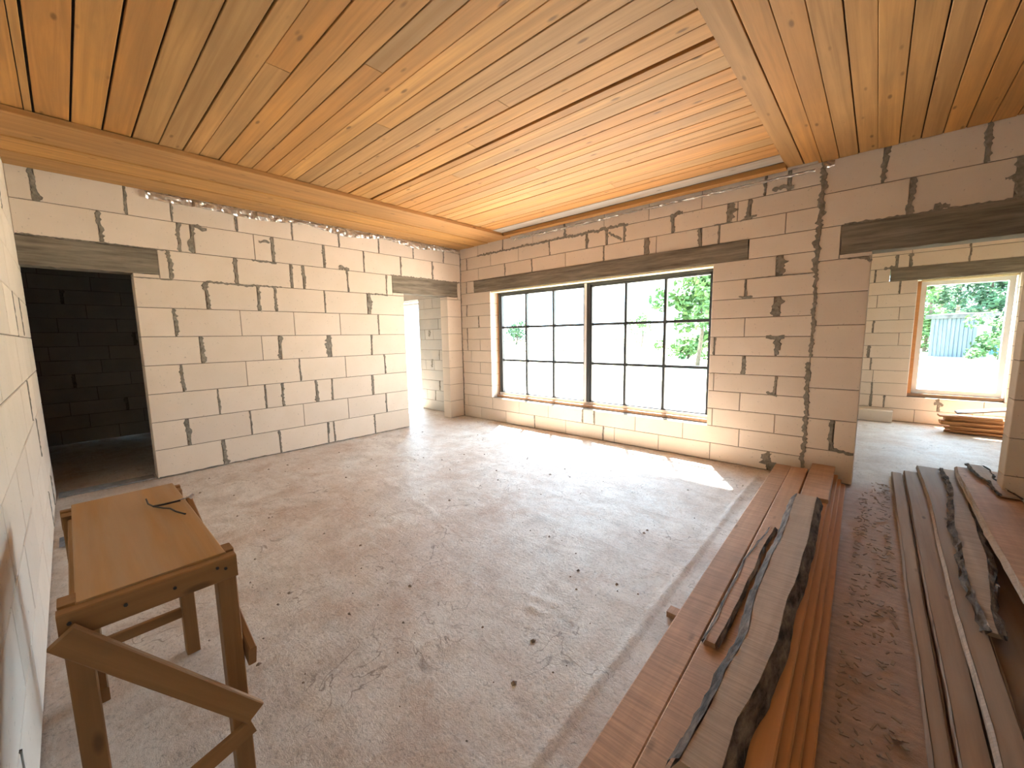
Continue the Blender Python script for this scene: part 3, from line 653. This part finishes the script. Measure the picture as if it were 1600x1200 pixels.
# ---------------------------------------------------------------- next room: orange boards, loose block
k = 0; z = 0.
for i in range(9):
    T = R.choice((.02, .024, .028)); wd = R.uniform(.14, .19); L = R.uniform(.56, .64)
    dx = R.uniform(-.04, .04)+(.05 if i < 4 else -.02); ry = R.uniform(-.1, .1)
    o = link('orange_board', board_mesh(L, wd, T, .003, .003, i), PLANK_OR); o.location = (6.66+dx, 3.42+R.uniform(-.03, .03), z+T/2+.001); o.rotation_euler = (0, 0, ry)
    names = ('lowest', 'second from below', 'third from below', 'fourth from below', 'middle', 'fourth from the top', 'third from the top', 'second from the top', 'topmost')
    tag(o, f'short orange board, {names[i]} in the pile under the far window', 'board', 'orange boards under the far window'); z += T+.004
o = link('tilted_board', board_mesh(.5, .14, .02, .003, .004, 3), OLDW); o.location = (6.72, 3.42, z+.085); o.rotation_euler = (.1, -.17, .1); tag(o, 'dark dusty board tilted on top of the orange pile', 'board')
c = empty('loose_block', (5.63, 3.84, 0)); block(c, Plane('y', -.1, -1), -.25, .22, 0, .17, .2, BLOCK, 'cut_block'); tag(c, 'cut pale block standing on the floor against the far window wall', 'block')

# ---------------------------------------------------------------- outdoors
GRASS = mat_noise('dry_grass', (.30, .30, .16), (.55, .52, .38), 1.2, rand=False)
q = MB(); q.box((-120, -60, -.75), (140, 220, -.35)); structure(q.build('ground', GRASS))
LEAF = mat_noise('leaves', (.012, .042, .020), (.045, .105, .04), .9, bump=0, rand=True)
LEAF2 = mat_noise('leaves_light', (.04, .10, .03), (.11, .19, .05), .9, bump=0, rand=True)
TRUNK = mat_noise('trunk', (.06, .045, .03), (.14, .11, .08), 6)
def tree(loc, h, r, label, leaf=LEAF, n=2600, seed=0, name='tree', base=.25, group='trees beyond the yard'):
    rr = random.Random(seed); T = empty(name, loc); q = MB()
    q.tube([(0, 0, -.1), (.1*r, 0, h*.35), (0, .05*r, h*.85)], [.05*r+.03, .04*r+.02, .02], 7); q.build('trunk', TRUNK, T, True)
    cl = [(Vector((rr.gauss(0, .42)*r, rr.gauss(0, .42)*r, h*(base+(1-base)*rr.random()**.9))), rr.uniform(.25, .5)*r) for _ in range(22)]
    f = MB(); s = .055*r+.05
    for _ in range(n):
        c, cr = rr.choice(cl); d = Vector((rr.gauss(0, 1), rr.gauss(0, 1), rr.gauss(0, 1))).normalized(); p = c+d*cr*rr.uniform(.6, 1.)
        a = Vector((rr.gauss(0, 1), rr.gauss(0, 1), rr.gauss(0, .6))).normalized(); b = a.orthogonal().normalized(); k = s*rr.uniform(.7, 1.5)
        f.add([p-a*k, p+b*k*.5, p+a*k, p-b*k*.5], [(0, 1, 2, 3)])
    o = link('foliage', mesh('foliage', f.v, f.f), leaf, T); tag(T, label, 'tree', group)
tree((-1.57, 18.07, -.35), 5.2, 1.9, 'tall leafy tree at the right side of the gridded window', LEAF2, 3400, 1)
tree((-4.26, 24.55, -.35), 1.3, 1.3, 'low green bush below the tall tree', LEAF2, 1500, 2, 'bush', .1)
tree((-19.12, 49.84, -.35), 4.2, 2.0, 'small round tree far away in the gridded window', LEAF2, 900, 3)
tree((-47.42, 55.08, -.35), 3.8, 3.5, 'distant blue green tree at the left of the gridded window', LEAF, 900, 4)
for i, (loc, h, r, lf, lb) in enumerate((((8.41, 41.07, -.35), 8, 2.0, LEAF2, 'light green tree left of the metal shed'), ((11.66, 60.88, -.35), 14, 3.2, LEAF, 'dense dark tree straight behind the metal shed'), ((12.39, 48.73, -.35), 11, 2.8, LEAF, 'dense dark tree right of the metal shed'),
        ((12.65, 38.59, -.35), 9, 2.2, LEAF, 'dark tree at the right edge of the far window'), ((11.62, 76.94, -.35), 18, 4.5, LEAF, 'tall tree rising behind the light green one'), ((16.88, 92.51, -.35), 21, 5.0, LEAF, 'tall tree farthest back between the dark ones'), ((6.45, 55.15, -.35), 12, 2.6, LEAF, 'dark tree at the left edge of the far window'))):
    tree(loc, h, r, lb, lf, 3200, 20+i, base=.06)
tree((10.81, 30.78, -.35), 2.4, 1.2, 'sunny yellow green bush right of the metal shed', LEAF2, 1800, 40, 'bush', .08)
SHEDM = mat_noise('shed_metal', (.03, .05, .07), (.08, .11, .14), 2, rough=.5, stretch=(6, 6, .4), bump=.1)
c = (9.12, 33.00, -.35); sh = empty('metal_shed', c, -.5)
q = MB(); n = 22
for i in range(n):
    x = -1.1+2.2*i/n; q.box((x, -.02 if i % 2 else .01, 0), (x+2.2/n, .1, 2.5))
q.build('corrugated_front', SHEDM, sh); q = MB(); q.box((-1.1, .1, 0), (1.1, 1.6, 2.5)); q.build('shed_body', SHEDM, sh)
q = MB(); q.add([(-1.3, -.25, 2.45), (1.3, -.25, 2.45), (1.3, 1.8, 2.55), (-1.3, 1.8, 2.55), (-1.3, -.25, 2.7), (1.3, -.25, 2.7), (1.3, 1.8, 2.8), (-1.3, 1.8, 2.8)], [(0,3,2,1),(4,5,6,7),(0,1,5,4),(1,2,6,5),(2,3,7,6),(3,0,4,7)])
q.build('shed_roof', mat_noise('old_roof', (.03, .03, .03), (.08, .08, .08), 3), sh); tag(sh, 'grey blue corrugated metal shed seen through the far window', 'shed')
c = (10.78, 36.84, -.35); q = MB()
vs = [(-1.4, 0, 0), (1.4, 0, 0), (1.2, 1.2, 0), (-1.2, 1.2, 0), (-.5, .2, .9), (.6, .3, .8), (.5, 1., .85), (-.4, .9, .95)]; q.add(vs, [(0,3,2,1),(4,5,6,7),(0,1,5,4),(1,2,6,5),(2,3,7,6),(3,0,4,7)])
o = q.build('tarpaulin', mat_noise('blue_tarp', (.03, .09, .32), (.06, .15, .45), 3)); o.location = c; tag(o, 'blue tarpaulin heap right of the metal shed', 'tarpaulin')
fe = empty('fence', (-15.56, 21.78, -.35)); d = Vector((math.cos(.75), math.sin(.75), 0))
for i in range(-4, 5):
    q = MB(); p = d*i*2.2; q.tube([p, p+Vector((0, 0, 1.5))], .04, 6); q.build('post', TRUNK, fe)
for hz in (.5, 1.35): q = MB(); q.bar(d*-8.8+Vector((0, 0, hz)), d*8.8+Vector((0, 0, hz)), .05, .08); q.build('rail', TRUNK, fe)
tag(fe, 'thin rail fence across the yard at the left of the gridded window', 'fence')
